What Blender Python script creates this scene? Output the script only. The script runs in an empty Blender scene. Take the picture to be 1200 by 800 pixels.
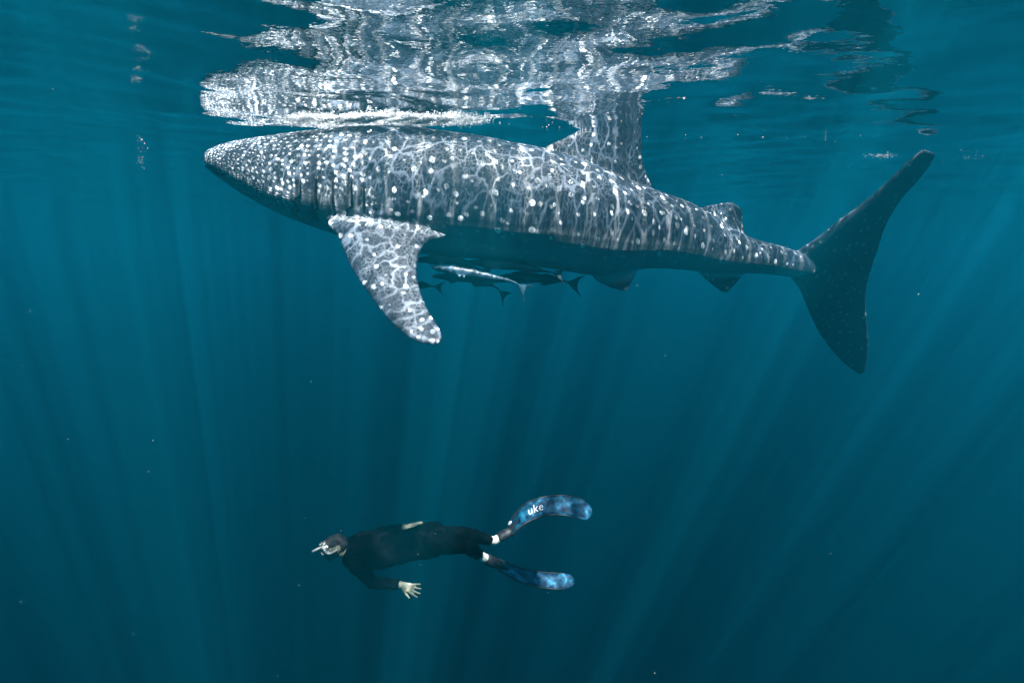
import bpy, bmesh, math, random
import numpy as np
from mathutils import Vector, Matrix

random.seed(7)
rng = np.random.default_rng(7)
scene = bpy.context.scene
C = scene.collection
R = math.radians

# ------------------------------------------------------------------ camera
CAM_Z = -1.536
PITCH = 7.3
F = 666.0                                   # focal length in pixels of the 1200x800 photograph
cam_d = bpy.data.cameras.new('camera')
cam = bpy.data.objects.new('camera', cam_d); C.objects.link(cam)
cam.location = (0, 0, CAM_Z)
cam.rotation_euler = (R(90 - PITCH), 0, 0)
cam_d.sensor_width = 36.0
cam_d.lens = 36.0 * F / 1200.0
cam_d.clip_start = 0.05
cam_d.clip_end = 1000
scene.camera = cam

# ------------------------------------------------------------------ light
SUN_EL, SUN_AZ = 64.0, 24.0                  # azimuth: degrees to the right of straight behind the camera
el, az = R(SUN_EL), R(SUN_AZ)
to_sun = Vector((math.sin(az) * math.cos(el), -math.cos(az) * math.cos(el), math.sin(el)))
world = bpy.data.worlds.new('World'); scene.world = world
world.use_nodes = True
wn = world.node_tree.nodes; wl = world.node_tree.links
bg = wn['Background']
sky = wn.new('ShaderNodeTexSky'); sky.sky_type = 'NISHITA'; sky.sun_disc = False
sky.sun_elevation = el
sky.sun_rotation = math.atan2(to_sun.x, to_sun.y)
wl.new(sky.outputs[0], bg.inputs[0])
bg.inputs[1].default_value = 0.05
sun_d = bpy.data.lights.new('sun', 'SUN'); sun_d.energy = 5.0; sun_d.angle = R(0.5)
sun_d.color = (1.0, 0.96, 0.9)
sun = bpy.data.objects.new('sun', sun_d); C.objects.link(sun)
sun.rotation_euler = to_sun.to_track_quat('Z', 'Y').to_euler()
sun.location = (0, 0, 20)

vs = scene.view_settings
vs.view_transform = 'Standard'; vs.look = 'None'; vs.gamma = 1.0; vs.use_curve_mapping = False
vs.exposure = 3.8
cy = scene.cycles
cy.use_denoising = True
cy.max_bounces = 8; cy.diffuse_bounces = 2; cy.glossy_bounces = 4
cy.transparent_max_bounces = 12; cy.volume_bounces = 0
cy.sample_clamp_indirect = 4.0
cy.caustics_reflective = False; cy.caustics_refractive = False

# ------------------------------------------------------------------ helpers
_p = R(PITCH)
def ray(px, py):
    dx, dy = (px - 600) / F, (400 - py) / F
    return np.array([dx, math.cos(_p) + dy * math.sin(_p), -math.sin(_p) + dy * math.cos(_p)])
def at(px, py, Y):
    d = ray(px, py); k = Y / d[1]
    return np.array([d[0] * k, Y, CAM_Z + d[2] * k])
def on_plane(px, py, p0, n):
    d = ray(px, py); o = np.array([0, 0, CAM_Z])
    k = np.dot(p0 - o, n) / np.dot(d, n)
    return o + d * k

def mat(name):
    m = bpy.data.materials.new(name); m.use_nodes = True
    nt = m.node_tree
    return m, nt, nt.nodes, nt.links, nt.nodes['Principled BSDF']

def simple_mat(name, col, rough=0.6, spec=0.3, var=0.15, scale=20.0):
    m, nt, N, L, b = mat(name)
    tc = N.new('ShaderNodeTexCoord'); no = N.new('ShaderNodeTexNoise'); no.inputs['Scale'].default_value = scale
    no.inputs['Detail'].default_value = 5
    L.new(tc.outputs['Object'], no.inputs['Vector'])
    mp = N.new('ShaderNodeMapRange'); L.new(no.outputs[0], mp.inputs[0])
    mp.inputs[1].default_value = 0.3; mp.inputs[2].default_value = 0.7
    mp.inputs[3].default_value = 1 - var; mp.inputs[4].default_value = 1 + var
    mx = N.new('ShaderNodeVectorMath'); mx.operation = 'SCALE'
    mx.inputs[0].default_value = col[:3]; L.new(mp.outputs[0], mx.inputs['Scale'])
    L.new(mx.outputs[0], b.inputs['Base Color'])
    b.inputs['Roughness'].default_value = rough
    b.inputs['Specular IOR Level'].default_value = spec
    return m

def mesh_obj(name, verts, faces, material=None, parent=None, smooth=True):
    me = bpy.data.meshes.new(name)
    me.from_pydata([tuple(map(float, v)) for v in verts], [], faces)
    me.update()
    if smooth: me.polygons.foreach_set('use_smooth', [True] * len(me.polygons))
    o = bpy.data.objects.new(name, me); C.objects.link(o)
    if material: me.materials.append(material)
    if parent is not None: o.parent = parent; o.matrix_parent_inverse = Matrix.Translation(-parent.location)
    return o

class Shell:
    """collects closed shells that are then fused into one skin"""
    def __init__(s): s.v = []; s.f = []
    def loft(s, rings, closed_caps=True):
        base = len(s.v); n = len(rings[0])
        for r in rings: s.v.extend(r)
        for i in range(len(rings) - 1):
            for j in range(n):
                a = base + i * n + j; b = base + i * n + (j + 1) % n
                s.f.append((a, b, b + n, a + n))
        for k, rev in ((0, True), (len(rings) - 1, False)):
            c = np.mean(rings[k], axis=0); ci = len(s.v); s.v.append(c)
            for j in range(n):
                a = base + k * n + j; b = base + k * n + (j + 1) % n
                s.f.append((b, a, ci) if rev else (a, b, ci))
    def capsule(s, p0, p1, r0, r1, n=14, flat=None, k=1.0):
        """tapered capsule; flat = direction squeezed by k"""
        p0 = np.array(p0, float); p1 = np.array(p1, float)
        d = p1 - p0; L = np.linalg.norm(d); d = d / max(L, 1e-9)
        a = np.array([0, 0, 1.0]) if abs(d[2]) < 0.9 else np.array([0, 1.0, 0])
        if flat is not None:
            a = np.array(flat, float); a = a - d * a.dot(d); a /= np.linalg.norm(a)
        u = np.cross(d, a); u /= np.linalg.norm(u); w = np.cross(u, d)
        if flat is not None: w = a
        rings = []
        for th in (-80, -55, -28, 0): rings.append((p0 + d * r0 * math.sin(R(th)), r0 * math.cos(R(th))))
        for th in (0, 28, 55, 80): rings.append((p1 + d * r1 * math.sin(R(th)), r1 * math.cos(R(th))))
        out = []
        for c, r in rings:
            out.append([c + u * r * math.cos(2 * math.pi * j / n) + w * r * k * math.sin(2 * math.pi * j / n) for j in range(n)])
        s.loft(out)
    def chain(s, pts, rads, **kw):
        for i in range(len(pts) - 1): s.capsule(pts[i], pts[i + 1], rads[i], rads[i + 1], **kw)
    def fin(s, lead, trail, normal, thick, nspan=26, nchord=10):
        """a fin between a leading and a trailing edge line, aerofoil in section"""
        lead = resample(lead, nspan); trail = resample(trail, nspan)
        jr = np.random.default_rng(int(abs(lead[0][0] * 1000)) % 9973); jit = jr.normal(0, 0.007, nspan); jit = np.convolve(jit, [0.3, 0.4, 0.3], 'same')
        trail = trail + (trail - lead) * jit[:, None]
        rings = []
        for i in range(nspan):
            t = i / (nspan - 1)
            nn = np.array(normal(t)) if callable(normal) else np.array(normal, float)
            nn = nn / np.linalg.norm(nn)
            th = thick[0] + (thick[1] - thick[0]) * t
            a, b = lead[i], trail[i]
            up, lo = [], []
            for j in range(nchord + 1):
                c = 0.5 - 0.5 * math.cos(math.pi * j / nchord)
                h = th * (1.6 * math.sqrt(c) * (1 - c) ** 0.8 + 0.22 * min(1, c * 8))
                p = a + (b - a) * c
                up.append(p + nn * h * 0.5); lo.append(p - nn * h * 0.5 - nn * 0.004)
            rings.append(up + lo[::-1])
        s.loft(rings)
    def fuse(s, voxel, smooth_iter=4, smooth_f=0.5):
        me = bpy.data.meshes.new('tmp'); me.from_pydata([tuple(map(float, v)) for v in s.v], [], s.f); me.update()
        bm = bmesh.new(); bm.from_mesh(me); bmesh.ops.recalc_face_normals(bm, faces=bm.faces); bm.to_mesh(me); bm.free()
        o = bpy.data.objects.new('tmp', me); C.objects.link(o)
        m = o.modifiers.new('r', 'REMESH'); m.mode = 'VOXEL'; m.voxel_size = voxel; m.use_smooth_shade = True
        if smooth_iter:
            m2 = o.modifiers.new('s', 'SMOOTH'); m2.iterations = smooth_iter; m2.factor = smooth_f
        dg = bpy.context.evaluated_depsgraph_get()
        out = bpy.data.meshes.new_from_object(o.evaluated_get(dg))
        bpy.data.objects.remove(o); bpy.data.meshes.remove(me)
        out.polygons.foreach_set('use_smooth', [True] * len(out.polygons))
        return out

def resample(pts, n):
    P = np.array(pts, float)
    # Catmull-Rom through the points first
    Q = []
    for i in range(len(P) - 1):
        p0 = P[max(i - 1, 0)]; p1 = P[i]; p2 = P[i + 1]; p3 = P[min(i + 2, len(P) - 1)]
        for k in range(8):
            t = k / 8
            Q.append(0.5 * ((2 * p1) + (-p0 + p2) * t + (2 * p0 - 5 * p1 + 4 * p2 - p3) * t * t + (-p0 + 3 * p1 - 3 * p2 + p3) * t ** 3))
    Q.append(P[-1]); Q = np.array(Q)
    d = np.r_[0, np.cumsum(np.linalg.norm(np.diff(Q, axis=0), axis=1))]
    s = np.linspace(0, d[-1], n)
    return np.stack([np.interp(s, d, Q[:, k]) for k in range(Q.shape[1])], 1)

def tube_mesh(pts, r, n=10, cap=True):
    P = np.array(pts, float); V = []; Fc = []
    m = len(P); rr = r if hasattr(r, '__len__') else [r] * m
    up = np.array([0.3, 0.2, 0.93])
    for i in range(m):
        d = P[min(i + 1, m - 1)] - P[max(i - 1, 0)]; d = d / np.linalg.norm(d)
        u = np.cross(d, up); u /= np.linalg.norm(u); w = np.cross(u, d)
        for j in range(n):
            a = 2 * math.pi * j / n
            V.append(P[i] + (u * math.cos(a) + w * math.sin(a)) * rr[i])
    for i in range(m - 1):
        for j in range(n):
            a = i * n + j; b = i * n + (j + 1) % n
            Fc.append((a, b, b + n, a + n))
    if cap:
        Fc.append(tuple(range(n))[::-1]); Fc.append(tuple(range((m - 1) * n, m * n)))
    return V, Fc

def tag(o, label=None, cat=None, group=None, kind=None):
    if label: o['label'] = label
    if cat: o['category'] = cat
    if group: o['group'] = group
    if kind: o['kind'] = kind
    return o

def empty(name, loc):
    o = bpy.data.objects.new(name, None); C.objects.link(o); o.location = tuple(loc); o.empty_display_size = 0.2
    return o

def set_attr(me, name, arr):
    a = me.attributes.new(name, 'FLOAT', 'POINT'); a.data.foreach_set('value', np.asarray(arr, np.float32))

def verts_np(me):
    v = np.empty(len(me.vertices) * 3, np.float32); me.vertices.foreach_get('co', v); return v.reshape(-1, 3).astype(float)
def norms_np(me):
    v = np.empty(len(me.vertices) * 3, np.float32); me.vertex_normals.foreach_get('vector', v); return v.reshape(-1, 3).astype(float)

# ------------------------------------------------------------------ the sea: surface, bed
WAVES = []
def _mkwaves():
    r = np.random.default_rng(21)
    for lam, amp, n, spread in ((7.0, 0.013, 2, 0.5), (3.2, 0.0055, 3, 0.75), (1.5, 0.0040, 5, 1.0), (0.75, 0.0026, 8, 1.4), (0.38, 0.0008, 12, 1.8), (0.2, 0.00025, 10, 2.2)):
        for i in range(n):
            th = R(72) + r.normal() * spread * 0.6
            l = lam * r.uniform(0.75, 1.3)
            WAVES.append((2 * math.pi / l * math.cos(th), 2 * math.pi / l * math.sin(th), amp * r.uniform(0.7, 1.3), r.uniform(0, 6.28)))
_mkwaves()
def wave(x, y):
    x = np.asarray(x, float); y = np.asarray(y, float)
    z = np.zeros(np.broadcast(x, y).shape)
    wx = x + 0.25 * np.sin(0.7 * y + 0.3 * x); wy = y + 0.35 * np.sin(0.8 * x - 0.2 * y)
    for kx, ky, a, ph in WAVES: z += a * np.sin(kx * wx + ky * wy + ph)
    rr = np.sqrt(x * x + (y - 6) ** 2)
    z *= 1 / (1 + (rr / 45) ** 2)
    z += -0.07 * np.exp(-((x - 5.0) ** 2 + (y - 7.2) ** 2) / 1.6)      # trough by the tail
    return z

def build_water():
    n = 720
    t = np.linspace(-1, 1, n)
    b = 4.6
    s = np.sinh(b * t) / np.sinh(b) * 220
    X, Y = np.meshgrid(s + 0.6, s + 5.2, indexing='xy')
    Z = wave(X, Y)
    V = np.stack([X.ravel(), Y.ravel(), Z.ravel()], 1)
    i = np.arange((n - 1) * (n - 1)); r = i // (n - 1); c = i % (n - 1); a = r * n + c
    Fc = np.stack([a, a + 1, a + n + 1, a + n], 1)
    me = bpy.data.meshes.new('water')
    me.vertices.add(len(V)); me.vertices.foreach_set('co', V.astype(np.float32).ravel())
    me.loops.add(Fc.size); me.loops.foreach_set('vertex_index', Fc.astype(np.int32).ravel())
    me.polygons.add(len(Fc)); me.polygons.foreach_set('loop_start', np.arange(0, Fc.size, 4, dtype=np.int32))
    me.polygons.foreach_set('use_smooth', np.ones(len(Fc), bool))
    me.update(); me.validate()
    o = bpy.data.objects.new('water', me); C.objects.link(o)
    o['kind'] = 'structure'
    m = bpy.data.materials.new('sea surface'); m.use_nodes = True
    nt = m.node_tree; N = nt.nodes; L = nt.links
    N.clear()
    out = N.new('ShaderNodeOutputMaterial')
    geo = N.new('ShaderNodeNewGeometry')
    # fine ripples
    n1 = N.new('ShaderNodeTexNoise'); n1.inputs['Scale'].default_value = 5.0; n1.inputs['Detail'].default_value = 3.0
    mp = N.new('ShaderNodeMapping'); mp.inputs['Scale'].default_value = (1.0, 1.3, 1)
    L.new(geo.outputs['Position'], mp.inputs[0]); L.new(mp.outputs[0], n1.inputs['Vector'])
    bump = N.new('ShaderNodeBump'); bump.inputs['Strength'].default_value = 1.0; bump.inputs['Distance'].default_value = 0.006
    L.new(n1.outputs[0], bump.inputs['Height'])
    fr = N.new('ShaderNodeFresnel'); fr.inputs['IOR'].default_value = 1.333
    L.new(bump.outputs[0], fr.inputs['Normal'])
    gl = N.new('ShaderNodeBsdfGlossy'); gl.inputs['Roughness'].default_value = 0.02; gl.inputs['Color'].default_value = (1, 1, 1, 1)
    L.new(bump.outputs[0], gl.inputs['Normal'])
    tr = N.new('ShaderNodeBsdfTransparent')
    # net of bright lines painted into the surface's transmission, standing in for focused sunlight
    def net(scale, warp, wscale, lo, hi, seed):
        w = N.new('ShaderNodeTexNoise'); w.noise_dimensions = '2D'; w.inputs['Scale'].default_value = wscale; w.inputs['Detail'].default_value = 3
        ad = N.new('ShaderNodeVectorMath'); ad.operation = 'ADD'; ad.inputs[1].default_value = (seed, seed * 1.7, 0)
        L.new(geo.outputs['Position'], ad.inputs[0]); L.new(ad.outputs[0], w.inputs['Vector'])
        sb = N.new('ShaderNodeVectorMath'); sb.operation = 'MULTIPLY_ADD'
        sb.inputs[1].default_value = (warp, warp, 0); L.new(w.outputs['Color'], sb.inputs[0]); L.new(ad.outputs[0], sb.inputs[2])
        vo = N.new('ShaderNodeTexVoronoi'); vo.voronoi_dimensions = '2D'; vo.feature = 'DISTANCE_TO_EDGE'
        vo.inputs['Scale'].default_value = scale; L.new(sb.outputs[0], vo.inputs['Vector'])
        mr = N.new('ShaderNodeMapRange'); mr.interpolation_type = 'SMOOTHERSTEP'
        mr.inputs[1].default_value = lo; mr.inputs[2].default_value = hi; mr.inputs[3].default_value = 1; mr.inputs[4].default_value = 0
        L.new(vo.outputs['Distance'], mr.inputs[0])
        return mr.outputs[0]
    def math2(op, a, b):
        k = N.new('ShaderNodeMath'); k.operation = op
        for i, v in enumerate((a, b)):
            if hasattr(v, 'type'): L.new(v, k.inputs[i])
            else: k.inputs[i].default_value = v
        return k.outputs[0]
    fine = net(26.0, 0.10, 11.0, 0.0, 0.20, 3.1)
    wide = net(6.2, 0.28, 3.6, 0.0, 0.15, 11.7)
    # crossing streaks painted into the transmission, standing in for wave-gathered sun shafts
    def shaft_streaks(deg, sx, sy, off, lo, hi):
        nz = N.new('ShaderNodeTexNoise'); nz.noise_dimensions = '2D'; nz.inputs['Scale'].default_value = 1.35; nz.inputs['Detail'].default_value = 2.0
        mpn = N.new('ShaderNodeMapping'); mpn.vector_type = 'POINT'
        mpn.inputs['Location'].default_value = (off, off * 0.37, 0); mpn.inputs['Rotation'].default_value = (0, 0, R(deg)); mpn.inputs['Scale'].default_value = (1, 1, 1)
        sc = N.new('ShaderNodeVectorMath'); sc.operation = 'MULTIPLY'; sc.inputs[1].default_value = (sx, sy, 1)
        L.new(geo.outputs['Position'], mpn.inputs[0]); L.new(mpn.outputs[0], sc.inputs[0]); L.new(sc.outputs[0], nz.inputs['Vector'])
        r = N.new('ShaderNodeMapRange'); r.interpolation_type = 'SMOOTHSTEP'
        r.inputs[1].default_value = lo; r.inputs[2].default_value = hi; r.inputs[3].default_value = 0.0; r.inputs[4].default_value = 1.0
        L.new(nz.outputs[0], r.inputs[0]); return r.outputs[0]
    brv = math2('MAXIMUM', math2('MAXIMUM', shaft_streaks(-4, 1.6, 0.24, 3.3, 0.47, 0.62), shaft_streaks(32, 1.5, 0.18, 21.3, 0.53, 0.66)), shaft_streaks(-34, 1.5, 0.18, 15.7, 0.53, 0.66))
    def fade(scale, lo, hi, off):
        k = N.new('ShaderNodeTexNoise'); k.noise_dimensions = '2D'; k.inputs['Scale'].default_value = scale; k.inputs['Detail'].default_value = 2
        a = N.new('ShaderNodeVectorMath'); a.operation = 'ADD'; a.inputs[1].default_value = (off, -off, 0); L.new(geo.outputs['Position'], a.inputs[0]); L.new(a.outputs[0], k.inputs['Vector'])
        r = N.new('ShaderNodeMapRange'); r.inputs[1].default_value = 0.35; r.inputs[2].default_value = 0.65; r.inputs[3].default_value = lo; r.inputs[4].default_value = hi
        L.new(k.outputs[0], r.inputs[0]); return r.outputs[0]
    s1 = math2('MULTIPLY', fine, fade(5.0, 0.18, 0.62, 31.0)); s2 = math2('MULTIPLY', wide, fade(3.4, 0.20, 1.0, 57.0))
    sm = math2('ADD', math2('ADD', s1, s2), 0.115)
    # added band over the shark: painted streaks kept weak to light it evenly
    sxyz = N.new('ShaderNodeSeparateXYZ'); L.new(geo.outputs['Position'], sxyz.inputs[0])
    dy = math2('DIVIDE', math2('ABSOLUTE', math2('SUBTRACT', sxyz.outputs[1], 6.1), 0.0), 1.75)
    even_band = math2('POWER', 2.718, math2('MULTIPLY', math2('POWER', dy, 4.0), -1.0))
    even = N.new('ShaderNodeMapRange'); even.inputs[3].default_value = 0.55; even.inputs[4].default_value = 0.95
    L.new(brv, even.inputs[0])
    bmix = N.new('ShaderNodeMix'); bmix.data_type = 'FLOAT'
    L.new(even_band, bmix.inputs[0]); L.new(brv, bmix.inputs[2]); L.new(even.outputs[0], bmix.inputs[3])
    sm = math2('MULTIPLY', sm, bmix.outputs[0])
    sm = math2('MINIMUM', sm, 1.0)
    cc = N.new('ShaderNodeCombineColor')
    for k in range(3): L.new(sm, cc.inputs[k])
    L.new(cc.outputs[0], tr.inputs['Color'])
    mx = N.new('ShaderNodeMixShader')
    L.new(fr.outputs[0], mx.inputs[0]); L.new(tr.outputs[0], mx.inputs[1]); L.new(gl.outputs[0], mx.inputs[2])
    L.new(mx.outputs[0], out.inputs['Surface'])
    me.materials.append(m)
    return o
water = build_water()

def build_bed():
    n = 90
    s = np.linspace(-240, 240, n)
    X, Y = np.meshgrid(s, s)
    Z = -60 + 0.5 * np.sin(X * 0.11 + 1) * np.cos(Y * 0.09) + 0.3 * np.sin(X * 0.31 + Y * 0.2)
    V = np.stack([X.ravel(), Y.ravel(), Z.ravel()], 1)
    Fc = [(r * n + c, r * n + c + 1, (r + 1) * n + c + 1, (r + 1) * n + c) for r in range(n - 1) for c in range(n - 1)]
    o = mesh_obj('seabed', V, Fc, simple_mat('sand', (0.30, 0.27, 0.21), 0.95, 0.1, 0.25, 0.6)); o['kind'] = 'structure'
build_bed()

# ------------------------------------------------------------------ whale shark
#            px   top  bot   Y     half width (m)
ST = [(258, 185, 198, 6.60, 0.14), (259.5, 181.5, 203, 6.60, 0.27), (263, 178.5, 207, 6.60, 0.36), (270, 175.5, 212, 6.59, 0.43), (281, 171.5, 220.5, 6.57, 0.48),
      (300, 166, 234, 6.54, 0.53), (329, 161, 250, 6.50, 0.57), (357, 156.5, 262, 6.46, 0.59), (390, 152.5, 274, 6.42, 0.61),
      (430, 149, 286, 6.38, 0.62), (480, 149.5, 296, 6.36, 0.62), (525, 155, 301, 6.35, 0.60), (561, 160, 304, 6.35, 0.59), (600, 168, 309, 6.38, 0.57),
      (627, 173, 312, 6.42, 0.55), (660, 182.5, 317, 6.48, 0.52), (693, 194.5, 322, 6.56, 0.48), (726, 209, 320, 6.66, 0.43), (763, 223, 314.5, 6.79, 0.37),
      (800, 236, 316, 6.94, 0.31), (825, 249, 318.5, 7.05, 0.27), (850, 264.5, 320, 7.17, 0.235), (876, 278.5, 320, 7.31, 0.205), (903, 285.5, 321.5, 7.47, 0.18), (925, 292, 324, 7.60, 0.155),
      (942, 298, 325, 7.71, 0.12), (957, 304, 323, 7.80, 0.07), (968, 309, 319, 7.88, 0.03)]
def build_shark():
    S = np.array(ST)
    # dense stations
    px = S[:, 0]
    K = np.array([np.concatenate([at(p, 0.5 * (t + b), Y), at(p, t, Y)[2:3], at(p, b, Y)[2:3], [w]]) for p, t, b, Y, w in ST])  # x y z ztop zbot w
    tt = np.r_[0, np.cumsum(np.linalg.norm(np.diff(K[:, :3], axis=0), axis=1))]
    m = 150
    base = resample(K, m)
    P = base[:, :3].copy(); zt = base[:, 3]; zb = base[:, 4]; W = np.maximum(base[:, 5], 0.01)
    P[:, 2] = 0.5 * (zt + zb); H = np.maximum(0.5 * (zt - zb), 0.015)
    sl = np.r_[0, np.cumsum(np.linalg.norm(np.diff(P[:, :2], axis=0), axis=1))]
    T = np.gradient(P[:, :2], axis=0); T /= np.linalg.norm(T, axis=1)[:, None]
    side = np.stack([T[:, 1], -T[:, 0]], 1)          # towards the camera for a shark heading left
    cs_px = 600 + F * P[:, 0] / P[:, 1]
    CW = np.interp(cs_px, [250, 294, 330, 357, 400, 450, 525, 600, 690, 760, 850, 920], [0, 0.02, 0.28, 0.42, 0.36, 0.26, 0.12, 0.08, -0.22, -0.15, -0.10, 0])   # level of the greatest width
    sh = Shell()
    nr = 40; rings = []
    for i in range(m):
        headk = np.clip(1 - sl[i] / 2.2, 0, 1)
        ring = []
        for j in range(nr):
            a = 2 * math.pi * j / nr
            ca, sa = math.cos(a), math.sin(a)
            e = 0.92 - 0.12 * headk
            x = math.copysign(abs(ca) ** e, ca); z = math.copysign(abs(sa) ** (e if sa < 0 else 1.0), sa)
            # three soft ridges along each flank
            rid = 0.0
            ad = math.degrees(math.asin(max(-1, min(1, sa))))
            for r0 in (58, 33, 8): rid += 0.016 * math.exp(-((ad - r0) / 4.5) ** 2)
            rid *= np.clip((sl[i] - 2.4) / 0.8, 0, 1) * np.clip((8.2 - sl[i]) / 2.0, 0.3, 1)
            q = P[i].copy()
            q[:2] += side[i] * (x * W[i] * (1 + rid)); q[2] += H[i] * (-CW[i] + z * ((1 + CW[i]) if z > 0 else (1 - CW[i]))) * (1 + 0.5 * rid)
            ring.append(q)
        rings.append(ring)
    sh.loft(rings)
    def spine(pxv):
        i = np.argmin(np.abs(P[:, 0] / P[:, 1] - (pxv - 600) / F)); return i
    # --- dorsal fin (rises through the surface)
    i0 = spine(690); p0 = np.array([P[i0, 0], P[i0, 1], 0]); nrm = np.array([side[i0, 0], side[i0, 1], 0.0])
    pl = lambda x, y: on_plane(x, y, p0, nrm)
    lead = [pl(630, 186), pl(642, 170), pl(660, 162), pl(678, 152.5), pl(696, 143), pl(712, 133), pl(730, 121), pl(746, 112)]
    trail = [pl(742, 226), pl(763, 220), pl(757, 203), pl(751.5, 182), pl(752.5, 166), pl(751, 148), pl(752, 130), pl(754, 114)]
    sh.fin(lead, trail, nrm, (0.16, 0.04))
    # --- second dorsal
    i0 = spine(850); p0 = P[i0].copy(); nrm = np.array([side[i0, 0], side[i0, 1], 0.0])
    pl2 = lambda x, y: on_plane(x, y, p0, nrm)
    sh.fin([pl2(812, 252), pl2(822, 243), pl2(838, 239), pl2(856, 236.5)], [pl2(868, 288), pl2(874, 278), pl2(870, 262), pl2(870, 250), pl2(866, 242)], nrm, (0.10, 0.03))
    # --- pectoral fin towards the camera
    def pc(x, y):
        return at(x, y, 5.86 - 0.85 * (y - 250) / 150 + 0.10 * (x - 430) / 100)
    n_p = np.cross(pc(500, 300) - pc(420, 260), pc(440, 360) - pc(420, 260)); n_p /= np.linalg.norm(n_p)
    lead = [at(378, 243, 6.1), pc(384, 263), pc(396, 278), pc(410, 311), pc(429, 341), pc(455, 375), pc(477, 395), pc(497, 403.5), pc(512, 404)]
    trail = [at(470, 245, 6.1), pc(500, 268), pc(524, 276), pc(500, 285), pc(491, 300), pc(489, 319), pc(494, 345), pc(504, 367), pc(515, 384), pc(519.5, 397)]
    sh.fin(lead, trail, n_p, (0.14, 0.035), nspan=34, nchord=14)
    # --- the far pectoral, held nearly level
    fa = lambda x, y, z: np.array([x, y, z])
    bx = pc(420, 255)[0]
    sh.fin([fa(bx - 0.35, 6.7, -1.15), fa(bx - 0.2, 7.1, -1.22), fa(bx + 0.1, 7.6, -1.25), fa(bx + 0.6, 8.1, -1.28)],
           [fa(bx + 0.55, 6.7, -1.15), fa(bx + 0.5, 7.0, -1.2), fa(bx + 0.55, 7.5, -1.25), fa(bx + 0.75, 8.1, -1.28)], (0, 0.1, 1), (0.14, 0.035))
    # --- pelvic fins
    def pv(x, y): return at(x, y, 6.58 - 0.05 * (y - 318) / 20)
    sh.fin([pv(690, 310), pv(694, 323), pv(702, 331), pv(716, 337)], [pv(748, 312), pv(745, 323), pv(739, 333), pv(735, 341.5)], (0, -0.8, 0.4), (0.10, 0.03))
    def pv2(x, y): return at(x, y, 6.95 + 0.15 * (y - 318) / 20)
    sh.fin([pv2(690, 308), pv2(694, 318), pv2(702, 324), pv2(714, 328)], [pv2(742, 310), pv2(740, 318), pv2(735, 326), pv2(731, 331)], (0, 0.8, 0.4), (0.10, 0.03))
    # --- anal fin
    i0 = spine(846); p0 = P[i0].copy(); nrm = np.array([side[i0, 0], side[i0, 1], 0.0])
    pl3 = lambda x, y: on_plane(x, y, p0, nrm)
    sh.fin([pl3(814, 312), pl3(822, 323), pl3(834, 333), pl3(846, 342)], [pl3(884, 314), pl3(873, 320), pl3(862, 333), pl3(852, 343)], nrm, (0.09, 0.03))
    # --- caudal fin: leans towards the camera at the top
    yaw, roll = R(4), R(30)
    back = np.array([math.cos(yaw), math.sin(yaw), 0]); upv = np.array([0, -math.sin(roll), math.cos(roll)])
    nc = np.cross(back, upv); nc /= np.linalg.norm(nc)
    r0 = at(945, 311, 7.72)
    pk = lambda x, y: on_plane(x, y, r0, nc)
    sh.fin([pk(926, 303), pk(938, 291), pk(954, 281), pk(983, 258), pk(1016, 234), pk(1048, 205), pk(1066, 187), pk(1082, 175)],
           [pk(1016, 331), pk(1020, 318), pk(1027, 298), pk(1038, 265), pk(1055, 235), pk(1075, 213), pk(1091, 193), pk(1097, 180)], nc, (0.15, 0.045), nspan=36, nchord=14)
    sh.fin([pk(926, 303), pk(925, 322), pk(936, 338), pk(947, 363), pk(961, 392), pk(983, 420), pk(1000, 434), pk(1007, 438)],
           [pk(1018, 324), pk(1015, 340), pk(1014.5, 356), pk(1016, 376), pk(1017.5, 394), pk(1017, 415), pk(1014, 432), pk(1012, 437)], nc, (0.15, 0.04), nspan=36, nchord=14)
    me = sh.fuse(0.0135, 5, 0.5)
    # ---------------- pattern coordinates
    v = verts_np(me)
    near = np.empty(len(v), int)
    for k in range(0, len(v), 20000):
        q = v[k:k + 20000]
        d = (q[:, None, 0] - P[None, :, 0]) ** 2 + (q[:, None, 1] - P[None, :, 1]) ** 2
        # distance along the spine only
        al = np.abs((q[:, None, 0] - P[None, :, 0]) * T[None, :, 0] + (q[:, None, 1] - P[None, :, 1]) * T[None, :, 1])
        near[k:k + 20000] = np.argmin(al + 0.02 * d, axis=1)
    i = near
    dx = (v[:, 0] - P[i, 0]) * T[i, 0] + (v[:, 1] - P[i, 1]) * T[i, 1]
    s = np.clip(sl[i] + dx, 0, None)
    sd = (v[:, 0] - P[i, 0]) * side[i, 0] + (v[:, 1] - P[i, 1]) * side[i, 1]
    zz = v[:, 2] - P[i, 2]
    Wi = np.interp(s, sl, W); Hi = np.interp(s, sl, H)
    ci = np.interp(s, sl, CW); zw = zz + ci * Hi; zn = np.where(zw > 0, zw / (Hi * (1 + ci)), zw / (Hi * (1 - ci)))
    rho = np.sqrt((sd / Wi) ** 2 + zn ** 2)
    ang = np.arctan2(zn, np.abs(sd) / Wi)                # +90 back, -90 belly
    arc = (math.pi / 2 - ang) * 0.5 * (Wi + Hi)
    arc = np.where(sd < 0, -arc - 0.37, arc)
    spc = np.interp(s, [0, 0.15, 0.5, 1.0, 1.6, 2.1], [0.024, 0.028, 0.043, 0.056, 0.068, 0.085])
    sg = np.linspace(0, 11, 2000); ug = np.cumsum(1 / np.interp(sg, [0, 0.15, 0.5, 1.0, 1.6, 2.1], [0.024, 0.028, 0.043, 0.056, 0.068, 0.085])) * (sg[1] - sg[0])
    set_attr(me, 'hu', np.interp(s, sg, ug) * 0.82); set_attr(me, 'hv', arc / spc * 1.15)
    set_attr(me, 'bu', s); set_attr(me, 'bv', arc)
    fin = np.clip((rho - 1.10) / 0.14, 0, 1) * (s > 1.6)
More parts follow.
